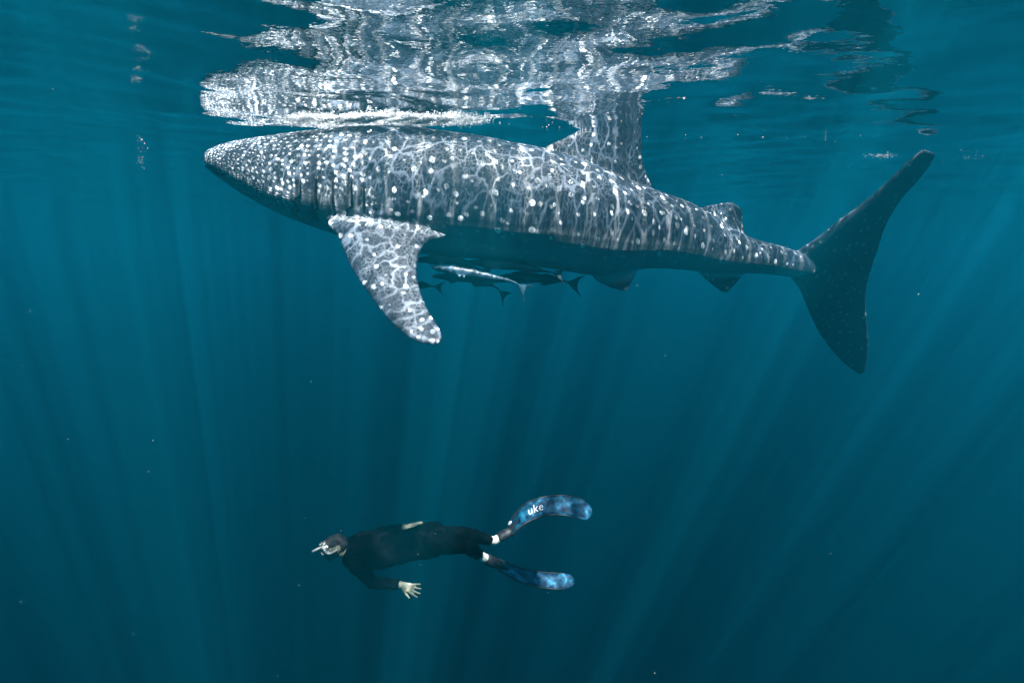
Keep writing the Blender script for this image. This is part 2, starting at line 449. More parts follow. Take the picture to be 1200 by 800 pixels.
    fin = np.where(s > sl[-1] - 0.55, 1.0, fin)
    set_attr(me, 'fin', fin)
    px_of = 600 + F * v[:, 0] / v[:, 1]
    i420 = spine(436); head = 1 - np.clip((s - sl[i420] + 0.12 * np.sin(arc * 4)) / 0.18, 0, 1)
    head = np.where(fin > 0.5, 0, head)
    set_attr(me, 'head', head)
    gz = np.clip((px_of - 345) / 12, 0, 1) * np.clip((432 - px_of) / 12, 0, 1) * np.clip((8 - np.degrees(ang)) / 12, 0, 1) * (1 - fin)
    set_attr(me, 'gillzone', gz)
    set_attr(me, 'belly', np.clip((-np.degrees(ang) - 20) / 35, 0, 1) * (1 - fin))
    # ---------------- gill slits, mouth line and skin folds pressed into the skin
    nn = norms_np(me)
    dark = np.zeros(len(v))
    off = np.zeros(len(v))
    def line(pts, width, depth, dk):
        nonlocal off, dark
        L2 = np.array(pts, float)                                # (s, angle in degrees)
        A = np.degrees(ang)
        sc = np.interp(A, L2[:, 1], L2[:, 0]) if L2[0, 1] < L2[-1, 1] else np.interp(-A, -L2[:, 1], L2[:, 0])
        lo, hi = min(L2[:, 1]), max(L2[:, 1])
        inside = np.clip((A - lo) / 5, 0, 1) * np.clip((hi - A) / 5, 0, 1)
        g = np.exp(-((s - sc) / width) ** 2) * inside * (sd > 0) * (fin < 0.3)
        g2 = np.exp(-((s - sc - width * 2.2) / (width * 2)) ** 2) * inside * (sd > 0) * (fin < 0.3)
        off = off - g * depth
        dark = np.maximum(dark, g * dk)
    def sp(x): return float(np.interp(x, 600 + F * P[:, 0] / P[:, 1], sl))
    def sn(x, a):                                            # station whose near flank shows at that column
        ca = math.cos(R(a))
        return float(np.interp(x, 600 + F * (P[:, 0] + side[:, 0] * W * ca) / (P[:, 1] + side[:, 1] * W * ca), sl))
    for x, a0, a1 in ((352, -50, 12), (373, -48, 16), (393, -40, 18), (411, -24, 16), (426, -16, 10)):
        line([(sn(x - 2, a0), a0), (sn(x, -20), (a0 + a1) / 2), (sn(x + 4, a1), a1)], 0.024, 0.018, 1.0)
    for x, b in ((433, 7), (438, 5), (452, -6), (458, -8)):
        line([(sn(x + b, -20), -20), (sn(x, 2), 2), (sn(x + b * 0.4, 24), 24)], 0.020, 0.022, 0.3)
    # mouth crease round the front of the snout
    Ad = np.degrees(ang)
    g = np.exp(-((zz + 0.05 + 0.24 * s) / 0.018) ** 2) * np.clip((0.42 - s) / 0.1, 0, 1)
    off -= 0.04 * g; dark = np.maximum(dark, 0.9 * g)
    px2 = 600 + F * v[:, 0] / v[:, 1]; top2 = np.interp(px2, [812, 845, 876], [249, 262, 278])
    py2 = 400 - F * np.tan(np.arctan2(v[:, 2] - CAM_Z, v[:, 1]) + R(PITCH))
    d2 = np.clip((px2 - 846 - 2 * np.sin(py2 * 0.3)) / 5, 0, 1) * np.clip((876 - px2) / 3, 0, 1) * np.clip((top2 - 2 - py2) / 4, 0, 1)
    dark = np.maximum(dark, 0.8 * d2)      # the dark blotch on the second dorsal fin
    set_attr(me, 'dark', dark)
    v2 = v + nn * off[:, None]
    me.vertices.foreach_set('co', v2.astype(np.float32).ravel()); me.update()
    set_attr(me, 'su', s)

    # ---------------- skin
    m, nt, N, L, b = mat('whale shark skin')
    def attr(n):
        k = N.new('ShaderNodeAttribute'); k.attribute_name = n; return k.outputs['Fac']
    def mth(op, a, c, cl=False):
        k = N.new('ShaderNodeMath'); k.operation = op; k.use_clamp = cl
        for i, q in enumerate((a, c)):
            if hasattr(q, 'type'): L.new(q, k.inputs[i])
            else: k.inputs[i].default_value = q
        return k.outputs[0]
    def comb(a, c):
        k = N.new('ShaderNodeCombineXYZ'); L.new(a, k.inputs[0]); L.new(c, k.inputs[1]); return k.outputs[0]
    def spots(vec, scale, rand, r0, r1, dim='2D', warp=0.0):
        if warp:
            w = N.new('ShaderNodeTexNoise'); w.inputs['Scale'].default_value = scale * 0.9; L.new(vec, w.inputs['Vector'])
            q = N.new('ShaderNodeVectorMath'); q.operation = 'MULTIPLY_ADD'; q.inputs[1].default_value = (warp,) * 3
            L.new(w.outputs['Color'], q.inputs[0]); L.new(vec, q.inputs[2]); vec = q.outputs[0]
        k = N.new('ShaderNodeTexVoronoi'); k.voronoi_dimensions = dim; k.inputs['Scale'].default_value = scale
        k.inputs['Randomness'].default_value = rand; L.new(vec, k.inputs['Vector'])
        # each spot its own size
        sx = N.new('ShaderNodeSeparateColor'); L.new(k.outputs['Color'], sx.inputs[0])
        sz = N.new('ShaderNodeMapRange'); sz.inputs[3].default_value = 0.62; sz.inputs[4].default_value = 1.25; L.new(sx.outputs[0], sz.inputs[0])
        d = mth('DIVIDE', k.outputs['Distance'], sz.outputs[0])
        mr = N.new('ShaderNodeMapRange'); mr.interpolation_type = 'SMOOTHSTEP'
        mr.inputs[1].default_value = r0; mr.inputs[2].default_value = r1; mr.inputs[3].default_value = 1; mr.inputs[4].default_value = 0
        L.new(d, mr.inputs[0]); return mr.outputs[0]
    tc = N.new('ShaderNodeTexCoord')
    hs = spots(comb(attr('hu'), attr('hv')), 1.0, 0.66, 0.15, 0.34, warp=0.2)
    bvec = comb(attr('bu'), attr('bv'))
    b1 = spots(bvec, 3.3, 0.40, 0.072, 0.105, warp=0.03)
    b2 = mth('MULTIPLY', spots(bvec, 6.2, 0.8, 0.07, 0.17, warp=0.05), 0.40)
    # pale bars between the columns of spots
    sepb = attr('bu')
    wv = N.new('ShaderNodeTexWave'); wv.wave_type = 'BANDS'; wv.bands_direction = 'X'; wv.inputs['Scale'].default_value = 0.98
    wv.inputs['Distortion'].default_value = 2.2; wv.inputs['Detail'].default_value = 2; wv.inputs['Detail Scale'].default_value = 1.5
    L.new(bvec, wv.inputs['Vector'])
    wm = N.new('ShaderNodeMapRange'); wm.inputs[1].default_value = 0.86; wm.inputs[2].default_value = 1.0; wm.inputs[3].default_value = 0; wm.inputs[4].default_value = 0.12
    L.new(wv.outputs['Fac'], wm.inputs[0])
    body = mth('MAXIMUM', mth('MAXIMUM', b1, b2), wm.outputs[0])
    fs = mth('MULTIPLY', spots(tc.outputs['Object'], 10.5, 0.70, 0.15, 0.30, '3D', 0.03), 0.6)
    # on the tail the spots are faint
    tailf = N.new('ShaderNodeMapRange'); tailf.inputs[1].default_value = 6.4; tailf.inputs[2].default_value = 7.2; tailf.inputs[3].default_value = 1; tailf.inputs[4].default_value = 0.6
    L.new(attr('su'), tailf.inputs[0]); fs = mth('MULTIPLY', fs, tailf.outputs[0])
    def mixf(f, a, c):
        k = N.new('ShaderNodeMix'); k.data_type = 'FLOAT'
        L.new(f, k.inputs[0]); L.new(a, k.inputs[2]); L.new(c, k.inputs[3]); return k.outputs[0]
    pat = mixf(attr('head'), body, mth('MULTIPLY', hs, 0.82))
    pat = mth('MULTIPLY', pat, mth('SUBTRACT', 1.0, mth('MULTIPLY', attr('gillzone'), 0.75)))
    pat = mixf(attr('fin'), pat, fs)
    pat = mth('MULTIPLY', pat, mth('SUBTRACT', 1.0, mth('MULTIPLY', attr('belly'), 0.75)))
    def mixc(f, a, c):
        k = N.new('ShaderNodeMix'); k.data_type = 'RGBA'
        if hasattr(f, 'type'): L.new(f, k.inputs[0])
        else: k.inputs[0].default_value = f
        for idx, q in ((6, a), (7, c)):
            if hasattr(q, 'type'): L.new(q, k.inputs[idx])
            else: k.inputs[idx].default_value = q
        return k.outputs[2]
    no = N.new('ShaderNodeTexNoise'); no.inputs['Scale'].default_value = 9; no.inputs['Detail'].default_value = 8; no.inputs['Roughness'].default_value = 0.65
    L.new(tc.outputs['Object'], no.inputs['Vector'])
    basec = mixc(no.outputs[0], (0.012, 0.021, 0.034, 1), (0.036, 0.051, 0.068, 1))
    basec = mixc(mth('MULTIPLY', attr('head'), 0.6), basec, (0.075, 0.095, 0.115, 1))
    basec = mixc(mth('MULTIPLY', attr('gillzone'), 0.8), basec, (0.15, 0.17, 0.18, 1))  # gill flank paler: light reflected on it put into the base colour
    basec = mixc(attr('belly'), basec, (0.26, 0.28, 0.29, 1))
    col = mixc(pat, basec, (0.70, 0.72, 0.70, 1))
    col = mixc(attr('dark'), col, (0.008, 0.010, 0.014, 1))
    L.new(col, b.inputs['Base Color'])
    b.inputs['Roughness'].default_value = 0.55; b.inputs['Specular IOR Level'].default_value = 0.25
    n3 = N.new('ShaderNodeTexNoise'); n3.inputs['Scale'].default_value = 60; n3.inputs['Detail'].default_value = 3; L.new(tc.outputs['Object'], n3.inputs['Vector'])
    bp = N.new('ShaderNodeBump'); bp.inputs['Strength'].default_value = 0.25; bp.inputs['Distance'].default_value = 0.01
    L.new(n3.outputs[0], bp.inputs['Height']); L.new(bp.outputs[0], b.inputs['Normal'])
    me.materials.append(m)
    root = empty('whale_shark', (float(P[60, 0]), float(P[60, 1]), float(P[60, 2])))
    tag(root, 'huge white-spotted whale shark swimming left just under the water surface', 'whale shark')
    me.name = 'body'
    o = bpy.data.objects.new('body', me); C.objects.link(o); o.parent = root; o.matrix_parent_inverse = Matrix.Translation(-root.location)
    blk = simple_mat('slit black', (0.004, 0.005, 0.007), 0.8, 0.1, 0.2, 40)
    def skin_pt(sv, adeg, sgn=1, lift=0.004):
        k = min(int(np.searchsorted(sl, sv)), len(sl) - 1); a = R(adeg)
        ca, sa = math.cos(a), math.sin(a); e = 0.92 - 0.12 * float(np.clip(1 - sv / 2.2, 0, 1))
        x = abs(ca) ** e; z = math.copysign(abs(sa) ** (e if sa < 0 else 1.0), sa)
        q = P[k].copy(); q[:2] += side[k] * sgn * (x * W[k] + lift); q[2] += H[k] * (-CW[k] + z * ((1 + CW[k]) if z > 0 else (1 - CW[k])))
        return q
    for x, a0, a1 in ((352, -44, 10), (373, -44, 14), (393, -38, 16), (411, -22, 14), (426, -14, 8)):
        pts = [skin_pt(sn(x + 3 * t * t - 1, a0 + (a1 - a0) * t), a0 + (a1 - a0) * t) for t in np.linspace(0, 1, 14)]
        V, Fc = tube_mesh(pts, [0.004 + 0.009 * math.sin(math.pi * t) ** 0.6 for t in np.linspace(0, 1, 14)], 8)
        mesh_obj('gill_slit', V, Fc, blk, root)
    mp_ = []
    for sgn, ss in ((1, np.linspace(0.40, 0.03, 14)), (-1, np.linspace(0.03, 0.40, 14))):
        for sv in ss:
            k = int(np.searchsorted(sl, sv)); zz_ = (-0.05 - 0.24 * sv) / H[k]; z_ = (zz_ + CW[k]) / (1 - CW[k])
            mp_.append(skin_pt(sv, math.degrees(math.asin(max(-0.95, min(0.95, z_)))), sgn, 0.002))
    V, Fc = tube_mesh(mp_, 0.010, 8); mesh_obj('mouth', V, Fc, blk, root)
    # eye: small ball in a rim on the near side of the head
    k = int(np.argmin(np.abs(sl - sn(268, -24)))); a = R(-24)
    c = P[k].copy(); c[:2] += side[k] * W[k] * math.cos(a) * 0.985; c[2] += H[k] * math.sin(a)
    sheye = Shell(); sheye.capsule(c - np.array([0, 0.004, 0]), c + np.array([0, 0.004, 0]), 0.034, 0.034, n=16)
    eye = mesh_obj('eye', sheye.v, sheye.f, simple_mat('eye black', (0.006, 0.008, 0.012), 0.15, 0.6, 0.1, 40), root)
    return root
shark = build_shark()

# ------------------------------------------------------------------ remoras under the belly
def build_remora(path, Ys, thick, m, label, belly_up=False):
    """path: pixel points nose -> tail root; Ys: depths there"""
    P = resample([at(x, y, Y) for (x, y), Y in zip(path, Ys)], 40)
    sh = Shell(); rings = []
    L = np.linalg.norm(np.diff(P, axis=0), axis=1).sum()
    ti = np.linspace(0, 1, 40)
    prof = np.interp(ti, [0, 0.03, 0.10, 0.25, 0.45, 0.7, 0.9, 1], [0.12, 0.45, 0.80, 1.0, 0.92, 0.55, 0.25, 0.16]) * thick
    T = np.gradient(P, axis=0); T /= np.linalg.norm(T, axis=1)[:, None]
    for i in range(40):
        u = np.cross(T[i], [0, 0, 1.0]); u /= np.linalg.norm(u); w = np.cross(u, T[i])
        flat = 0.75 if ti[i] < 0.2 else 1.0
        rings.append([P[i] + u * prof[i] * 0.9 * math.cos(a) + w * prof[i] * flat * math.sin(a) for a in np.linspace(0, 2 * math.pi, 16, endpoint=False)])
    sh.loft(rings)
    e, d = P[-1], T[-1]
    up = np.array([0, 0, 1.0]); up = up - d * up.dot(d); up /= np.linalg.norm(up); n = np.cross(d, up)
    k = thick * 2.0
    # forked tail
    sh.fin([e - d * k * 0.3, e + d * k * 0.5 + up * k * 0.5, e + d * k * 1.3 + up * k * 1.0], [e + d * k * 0.75, e + d * k * 0.9 + up * k * 0.5, e + d * k * 1.35 + up * k * 0.95], n, (thick * 0.3, 0.010), nspan=10, nchord=6)
    sh.fin([e - d * k * 0.3, e + d * k * 0.5 - up * k * 0.5, e + d * k * 1.3 - up * k * 1.0], [e + d * k * 0.75, e + d * k * 0.9 - up * k * 0.5, e + d * k * 1.35 - up * k * 0.95], n, (thick * 0.3, 0.010), nspan=10, nchord=6)
    # dorsal and anal ribbons
    for sg in (1, -1):
        a = P[22] + up * sg * prof[22] * 0.5; b_ = P[33] + up * sg * prof[33] * 0.5
        sh.fin([a, a + up * sg * thick * 0.75 + d * thick * 1.0], [b_, b_ + up * sg * thick * 0.35], n, (0.018, 0.010), nspan=6, nchord=6)
    # pectoral pair
    for sg in (1, -1):
        a = P[9] + n * sg * prof[9] * 0.6; b_ = P[13] + n * sg * prof[13] * 0.6
        sh.fin([a, a + n * sg * thick * 1.2 + d * thick * 1.6 - up * thick * 0.6], [b_, b_ + n * sg * thick * 0.9 + d * thick * 1.2 - up * thick * 0.6], up, (0.018, 0.010), nspan=6, nchord=6)
    me = sh.fuse(0.008, 3, 0.4); me.name = 'remora'
    me.materials.append(m)
    o = bpy.data.objects.new('remora', me); C.objects.link(o)
    tag(o, label, 'remora', 'remoras keeping under the shark belly')
    return o
def remora_mat(name, back, belly):
    m, nt, N, L, b = mat(name)
    tc = N.new('ShaderNodeTexCoord'); geo = N.new('ShaderNodeNewGeometry')
    no = N.new('ShaderNodeTexNoise'); no.inputs['Scale'].default_value = 14; no.inputs['Detail'].default_value = 5
    L.new(tc.outputs['Object'], no.inputs['Vector'])
    mr = N.new('ShaderNodeMapRange'); mr.inputs[1].default_value = 0.35; mr.inputs[2].default_value = 0.65; L.new(no.outputs[0], mr.inputs[0])
    k = N.new('ShaderNodeMix'); k.data_type = 'RGBA'; k.inputs[6].default_value = (*back, 1); k.inputs[7].default_value = (*belly, 1)
    L.new(mr.outputs[0], k.inputs[0]); L.new(k.outputs[2], b.inputs['Base Color'])
    b.inputs['Roughness'].default_value = 0.4
    return m
RM_DARK = remora_mat('dark remora skin', (0.012, 0.016, 0.020), (0.028, 0.036, 0.042))
RM_PALE = remora_mat('pale remora skin', (0.010, 0.034, 0.054), (0.024, 0.06, 0.088))
build_remora([(505, 313), (530, 317), (560, 322), (590, 327.5), (603, 331), (609, 335)], [6.02, 6.01, 6.01, 6.03, 6.04, 6.06], 0.058, RM_PALE, 'pale blue-white remora under the shark belly, palest of the group')
build_remora([(584, 325), (606, 325), (632, 326), (652, 328), (667, 331)], [6.42, 6.40, 6.40, 6.42, 6.44], 0.066, RM_DARK, 'dark remora with forked tail, rearmost under the shark belly')
build_remora([(486, 305), (508, 304), (530, 305), (548, 310), (560, 315), (566, 317)], [6.06, 6.05, 6.06, 6.08, 6.10, 6.12], 0.055, RM_DARK, 'dark remora against the belly directly above the pale remora')
build_remora([(545, 307), (575, 309), (605, 312), (630, 316), (650, 320)], [6.12, 6.11, 6.12, 6.15, 6.18], 0.055, RM_DARK, 'dark slim remora pressed along the belly above the rearmost remora')
build_remora([(506, 324), (520, 324), (545, 326), (568, 331), (580, 336), (587, 342)], [6.46, 6.44, 6.44, 6.45, 6.46, 6.48], 0.052, RM_DARK, 'dark remora half hidden just below the pale remora')
build_remora([(462, 330), (478, 332), (495, 334), (510, 336)], [6.4, 6.4, 6.4, 6.42], 0.045, RM_DARK, 'dark remora with only its tail showing behind the pectoral fin')

# ------------------------------------------------------------------ freediver
def build_diver():
    root = empty('person', tuple(at(455, 645, 4.78)))
    tag(root, 'freediver in black wetsuit with blue long-blade fins gliding below the whale shark', 'person')
    J = lambda x, y, Y: at(x, y, Y)
    skin = simple_mat('skin', (0.13, 0.13, 0.088), 0.55, 0.3, 0.12, 30)
    suit = simple_mat('black neoprene', (0.0012, 0.0016, 0.0022), 0.95, 0.0, 0.5, 9)
    hairm = simple_mat('dark hair', (0.012, 0.013, 0.014), 0.8, 0.1, 0.4, 60)
    sockm = simple_mat('cream sock', (0.55, 0.54, 0.46), 0.85, 0.2, 0.06, 40)
    strapm = simple_mat('grey blue trim', (0.16, 0.25, 0.30), 0.6, 0.3, 0.1, 40)
    sh = Shell()
    # trunk: elliptical sections from neck to pelvis, prone, near side a little lower
    tr = [(403, 644, 4.72, .055, .062), (409, 644, 4.73, .075, .12), (417, 644.5, 4.74, .105, .18), (430, 645, 4.75, .122, .19), (450, 643.5, 4.77, .126, .175), (470, 640.5, 4.785, .115, .155),
          (485, 636.5, 4.79, .112, .16), (500, 633, 4.80, .122, .175), (513, 631.5, 4.80, .115, .165), (522, 631.5, 4.80, .07, .11)]
    rings = []
    for i, (x, y, Y, h, w) in enumerate(tr):
        c = J(x, y, Y)
        x2, y2, Y2 = tr[min(i + 1, len(tr) - 1)][:3]; x1, y1, Y1 = tr[max(i - 1, 0)][:3]
        d = J(x2, y2, Y2) - J(x1, y1, Y1); d /= np.linalg.norm(d)
        sidev = np.array([0, -0.90, -0.30]); sidev -= d * sidev.dot(d); sidev /= np.linalg.norm(sidev); upv = np.cross(d, sidev)
        rings.append([c + sidev * w * math.cos(a) + upv * h * math.sin(a) for a in np.linspace(0, 2 * math.pi, 22, endpoint=False)])
    sh.loft([list(r) for r in resample([np.ravel(r) for r in rings], 40).reshape(40, 22, 3)])
    # head
    hc = J(392, 640.5, 4.68)
    f = np.array([-0.86, -0.36, -0.22]); f /= np.linalg.norm(f)
    u = np.array([-0.22, -0.06, 0.95]); u -= f * u.dot(f); u /= np.linalg.norm(u); l = np.cross(u, f)     # l: to the diver's left, camera side is -? 
    if l[1] > 0: l = -l
    sh.capsule(J(401, 645, 4.70), hc - u * 0.03 - f * 0.025, 0.060, 0.055)                       # neck
    sh.capsule(hc - f * 0.028 + u * 0.012, hc + f * 0.022 + u * 0.014, 0.082, 0.078, n=18)          # skull
    sh.capsule(hc + f * 0.035 - u * 0.055, hc + f * 0.058 - u * 0.083, 0.048, 0.024, n=14)          # jaw, chin
    sh.capsule(hc + f * 0.020 - u * 0.02, hc + f * 0.050 - u * 0.045, 0.062, 0.045, n=14)           # face
    sh.capsule(hc + f * 0.090 + u * 0.01, hc + f * 0.112 - u * 0.024, 0.009, 0.014, n=10)           # nose
    sh.capsule(hc + f * 0.090 - u * 0.055 + l * 0.016, hc + f * 0.090 - u * 0.055 - l * 0.016, 0.008, 0.008, n=8)
    for sg in (1, -1):                                                                            # ears
        e = hc + l * sg * 0.080 - f * 0.012 - u * 0.01
        sh.capsule(e + u * 0.022 - f * 0.004, e - u * 0.020 + f * 0.004, 0.017, 0.012, n=10, flat=l, k=0.5)
    # arms
    def arm(shd, elb, wri, hand_dir, palm_n, spread, curl):
        sh.capsule(shd, elb, 0.066, 0.047); sh.capsule(elb, shd * 0.35 + elb * 0.65, 0.047, 0.054)
        mid = elb * 0.65 + wri * 0.35
        sh.capsule(elb, mid, 0.046, 0.045); sh.capsule(mid, wri, 0.045, 0.030)
        d = np.array(hand_dir, float); d /= np.linalg.norm(d); n = np.array(palm_n, float); n -= d * n.dot(d); n /= np.linalg.norm(n)
        s = np.cross(d, n)
        sh.capsule(wri, wri + d * 0.03, 0.029, 0.034, flat=n, k=0.62)
        for q in (-0.024, -0.008, 0.008, 0.024):                                                   # palm
            sh.capsule(wri + d * 0.02 + s * q * 0.7, wri + d * 0.088 + s * q * 1.15, 0.017, 0.0145, n=10, flat=n, k=0.8)
        for q, ln, sp in ((-0.029, 0.066, -1.4), (-0.010, 0.080, -0.45), (0.010, 0.085, 0.4), (0.029, 0.076, 1.2)):
            k0 = wri + d * 0.088 + s * q * 1.1
            fd = d + s * sp * spread; fd /= np.linalg.norm(fd)
            k1 = k0 + fd * ln * 0.48; fd2 = fd - n * curl; fd2 /= np.linalg.norm(fd2)
            k2 = k1 + fd2 * ln * 0.30; fd3 = fd2 - n * curl; fd3 /= np.linalg.norm(fd3)
            k3 = k2 + fd3 * ln * 0.24
            sh.chain([k0, k1, k2, k3], [0.0105, 0.0098, 0.009, 0.008], n=10)
        t0 = wri + d * 0.030 + s * 0.026; td = d * 0.75 + s * 0.75 - n * 0.25; td /= np.linalg.norm(td)
        t1 = t0 + td * 0.042; td2 = td + d * 0.4; td2 /= np.linalg.norm(td2)
        sh.chain([t0, t1, t1 + td2 * 0.030, t1 + td2 * 0.052], [0.016, 0.0125, 0.0105, 0.009], n=10)
    s1, e1, w1 = J(411, 655, 4.56), J(436, 682, 4.50), J(470, 685, 4.50)
    arm(s1, e1, w1, (0.90, -0.05, -0.30), (0.10, -0.95, 0.28), 0.24, 0.16)
    s2, e2, w2 = J(413, 637, 4.90), J(446, 624, 5.02), J(475, 617.5, 4.96)
    arm(s2, e2, w2, (0.97, -0.05, 0.16), (0.0, -0.35, 0.93), 0.10, 0.10)
    # legs
    def leg(hip, knee, ank, toe):
        sh.capsule(hip, hip * 0.5 + knee * 0.5, 0.098, 0.080); sh.capsule(hip * 0.5 + knee * 0.5, knee, 0.080, 0.056)
        calf = knee * 0.68 + ank * 0.32
        sh.capsule(knee, calf, 0.055, 0.058); sh.capsule(calf, ank, 0.058, 0.036)
        hd = (ank - toe); hd /= np.linalg.norm(hd)
        up = (ank - knee) / np.linalg.norm(ank - knee)
        sh.capsule(ank + up * 0.02, ank + up * 0.03 + hd * 0.02, 0.036, 0.032)
        sh.capsule(ank + up * 0.012, ank * 0.4 + toe * 0.6, 0.036, 0.034); sh.capsule(ank * 0.4 + toe * 0.6, toe, 0.036, 0.022)
        for q in (-1.5, -0.6, 0.3, 1.1):
            pass
    h1, k1, a1, t1 = J(507, 629, 4.87), J(545, 625, 5.06), J(578, 633.5, 5.30), J(598, 622, 5.36)
    h2, k2, a2, t2 = J(507, 636, 4.71), J(549, 638.5, 4.46), J(562, 650.5, 4.80), J(583, 661, 4.90)
    leg(h1, k1, a1, t1); leg(h2, k2, a2, t2)
    me = sh.fuse(0.006, 4, 0.5); me.name = 'body'; me.materials.append(skin)
    body = bpy.data.objects.new('body', me); C.objects.link(body); body.parent = root; body.matrix_parent_inverse = Matrix.Translation(-root.location)
    v = verts_np(me); nn = norms_np(me)
    off = np.random.default_rng(3)
    # wetsuit: the skin between neck, wrists and ankles, a little larger, with soft creases
    def beyond(p, q, lim): d = (q - p) / np.linalg.norm(q - p); return (v - p) @ d > lim
    nd = hc - J(412, 645, 4.73); nd /= np.linalg.norm(nd)
    is_head = (v - J(403.5, 644.5, 4.715)) @ nd > 0.0
    is_head &= np.linalg.norm(v - hc, axis=1) < 0.155
    def near_seg(p, q, r):
        d = q - p; t = np.clip(((v - p) @ d) / d.dot(d), 0, 1); return np.linalg.norm(v - (p + t[:, None] * d), axis=1) < r
    hd1 = np.array((0.90, -0.05, -0.30)); is_h1 = beyond(e1, w1, np.linalg.norm(w1 - e1) - 0.012) & near_seg(w1, w1 + hd1 * 0.2, 0.11)
    hd2 = np.array((0.97, -0.05, 0.16)); is_h2 = beyond(e2, w2, np.linalg.norm(w2 - e2) - 0.012) & near_seg(w2 + np.array([0, 0, 0.02]), w2 + hd2 * 0.2 + np.array([0, 0, 0.03]), 0.058)
    is_f1 = beyond(k1, a1, np.linalg.norm(a1 - k1) - 0.055) & near_seg(a1, t1, 0.12)
    is_f2 = beyond(k2, a2, np.linalg.norm(a2 - k2) - 0.055) & near_seg(a2, t2, 0.12)
    bare = is_head | is_h1 | is_h2 | is_f1 | is_f2
    def cover(name, keep, lift, m, crease=0.0):
        pol = np.array([p.vertices[:] for p in me.polygons if len(p.vertices) == 4])
        pol = pol[keep[pol].all(axis=1)]
        idx = np.unique(pol); mp = -np.ones(len(v), int); mp[idx] = np.arange(len(idx))
        q = v[idx] + nn[idx] * lift
        if crease:
            c = np.sin(q[:, 0] * 55 + 3 * np.sin(q[:, 2] * 21) + q[:, 1] * 17) * np.sin(q[:, 0] * 13 + q[:, 1] * 9)
            q = q + nn[idx] * (crease * c)[:, None]
        return mesh_obj(name, q, [tuple(map(int, p)) for p in mp[pol]], m, root)
    ws = cover('wetsuit', ~bare, 0.007, suit, 0.004)
    # hair
    hv = (v - hc)
    hair_keep = is_head & ((hv @ f < 0.055) & ((hv @ u > 0.040) | ((hv @ f < -0.045) & (hv @ u > -0.03))))
    cover('hair', hair_keep, 0.009, hairm, 0.003)
    cover('sock', is_f1 & (np.linalg.norm(v - a1, axis=1) < 0.085), 0.005, sockm)
    cover('sock', is_f2 & (np.linalg.norm(v - a2, axis=1) < 0.085), 0.005, sockm)
    # cuff line and collar trim
    def ring_trim(name, c, ax, r, tube, m, parent=ws, sq=1.0):
        ax = ax / np.linalg.norm(ax); a = np.cross(ax, [0, 1.0, 0.2]); a /= np.linalg.norm(a); b_ = np.cross(ax, a)
        pts = [c + (a * math.cos(t) * sq + b_ * math.sin(t)) * r for t in np.linspace(0, 2 * math.pi, 25)]
        V, Fc = tube_mesh(pts, tube, 6, False); o = mesh_obj(name, V, Fc, m, root)
        o.parent = parent; o.matrix_parent_inverse = Matrix.Translation(-root.location); return o
    ring_trim('cuff', w1 - (w1 - e1) * 0.06, w1 - e1, 0.041, 0.004, suit)
    # mask
    mk = simple_mat('mask rubber', (0.05, 0.055, 0.06), 0.5, 0.4, 0.2, 50)
    camo, nt, N, L, b = mat('speckled mask frame')
    tcn = N.new('ShaderNodeTexCoord'); vo = N.new('ShaderNodeTexVoronoi'); vo.inputs['Scale'].default_value = 55; L.new(tcn.outputs['Object'], vo.inputs['Vector'])
    mr = N.new('ShaderNodeMapRange'); mr.inputs[1].default_value = 0.36; mr.inputs[2].default_value = 0.46; L.new(vo.outputs['Distance'], mr.inputs[0])
    k = N.new('ShaderNodeMix'); k.data_type = 'RGBA'; k.inputs[6].default_value = (0.5, 0.5, 0.46, 1); k.inputs[7].default_value = (0.03, 0.035, 0.04, 1)
    L.new(mr.outputs[0], k.inputs[0]); L.new(k.outputs[2], b.inputs['Base Color']); b.inputs['Roughness'].default_value = 0.4
    mc = hc + f * 0.092 + u * 0.022
    def oval(c, ax_l, ax_u, n=28): return [c + l * ax_l * math.copysign(abs(math.cos(t)) ** 0.7, math.cos(t)) + u * ax_u * math.copysign(abs(math.sin(t)) ** 0.7, math.sin(t)) for t in np.linspace(0, 2 * math.pi, n, endpoint=False)]
    rr = [oval(mc - f * 0.045, 0.078, 0.052), oval(mc - f * 0.015, 0.076, 0.050), oval(mc + f * 0.018, 0.070, 0.045), oval(mc + f * 0.026, 0.062, 0.038), oval(mc + f * 0.020, 0.056, 0.032)]
    V = [p for r in rr for p in r]; n = 28
    Fc = [(i * n + j, i * n + (j + 1) % n, (i + 1) * n + (j + 1) % n, (i + 1) * n + j) for i in range(4) for j in range(n)]
    mask = mesh_obj('diving_mask', V, Fc, camo, root)
    glass = bpy.data.materials.new('mask lens'); glass.use_nodes = True; gb = glass.node_tree.nodes['Principled BSDF']
    gb.inputs['Base Color'].default_value = (0.01, 0.02, 0.025, 1); gb.inputs['Roughness'].default_value = 0.08
    ov = oval(mc + f * 0.020, 0.0565, 0.0325)
    lens = mesh_obj('lens', ov + [mc + f * 0.024], [(i, (i + 1) % n, n) for i in range(n)], glass, root, False)
    lens.parent = mask; lens.matrix_parent_inverse = Matrix.Translation(-root.location)
    pts = [mc - f * 0.03 + l * 0.080, hc + l * 0.098 - f * 0.01 + u * 0.02, hc + l * 0.070 - f * 0.085 + u * 0.03, hc - f * 0.118 + u * 0.035, hc - l * 0.070 - f * 0.085 + u * 0.03, hc - l * 0.098 - f * 0.01 + u * 0.02, mc - f * 0.03 - l * 0.080]
    pts = resample(pts, 30); V = []; Fc = []
    for i, p in enumerate(pts):
        o_ = (p - hc); o_ = o_ - u * o_.dot(u); o_ /= np.linalg.norm(o_)
        V += [p + u * 0.010, p + u * 0.010 + o_ * 0.004, p - u * 0.010 + o_ * 0.004, p - u * 0.010]
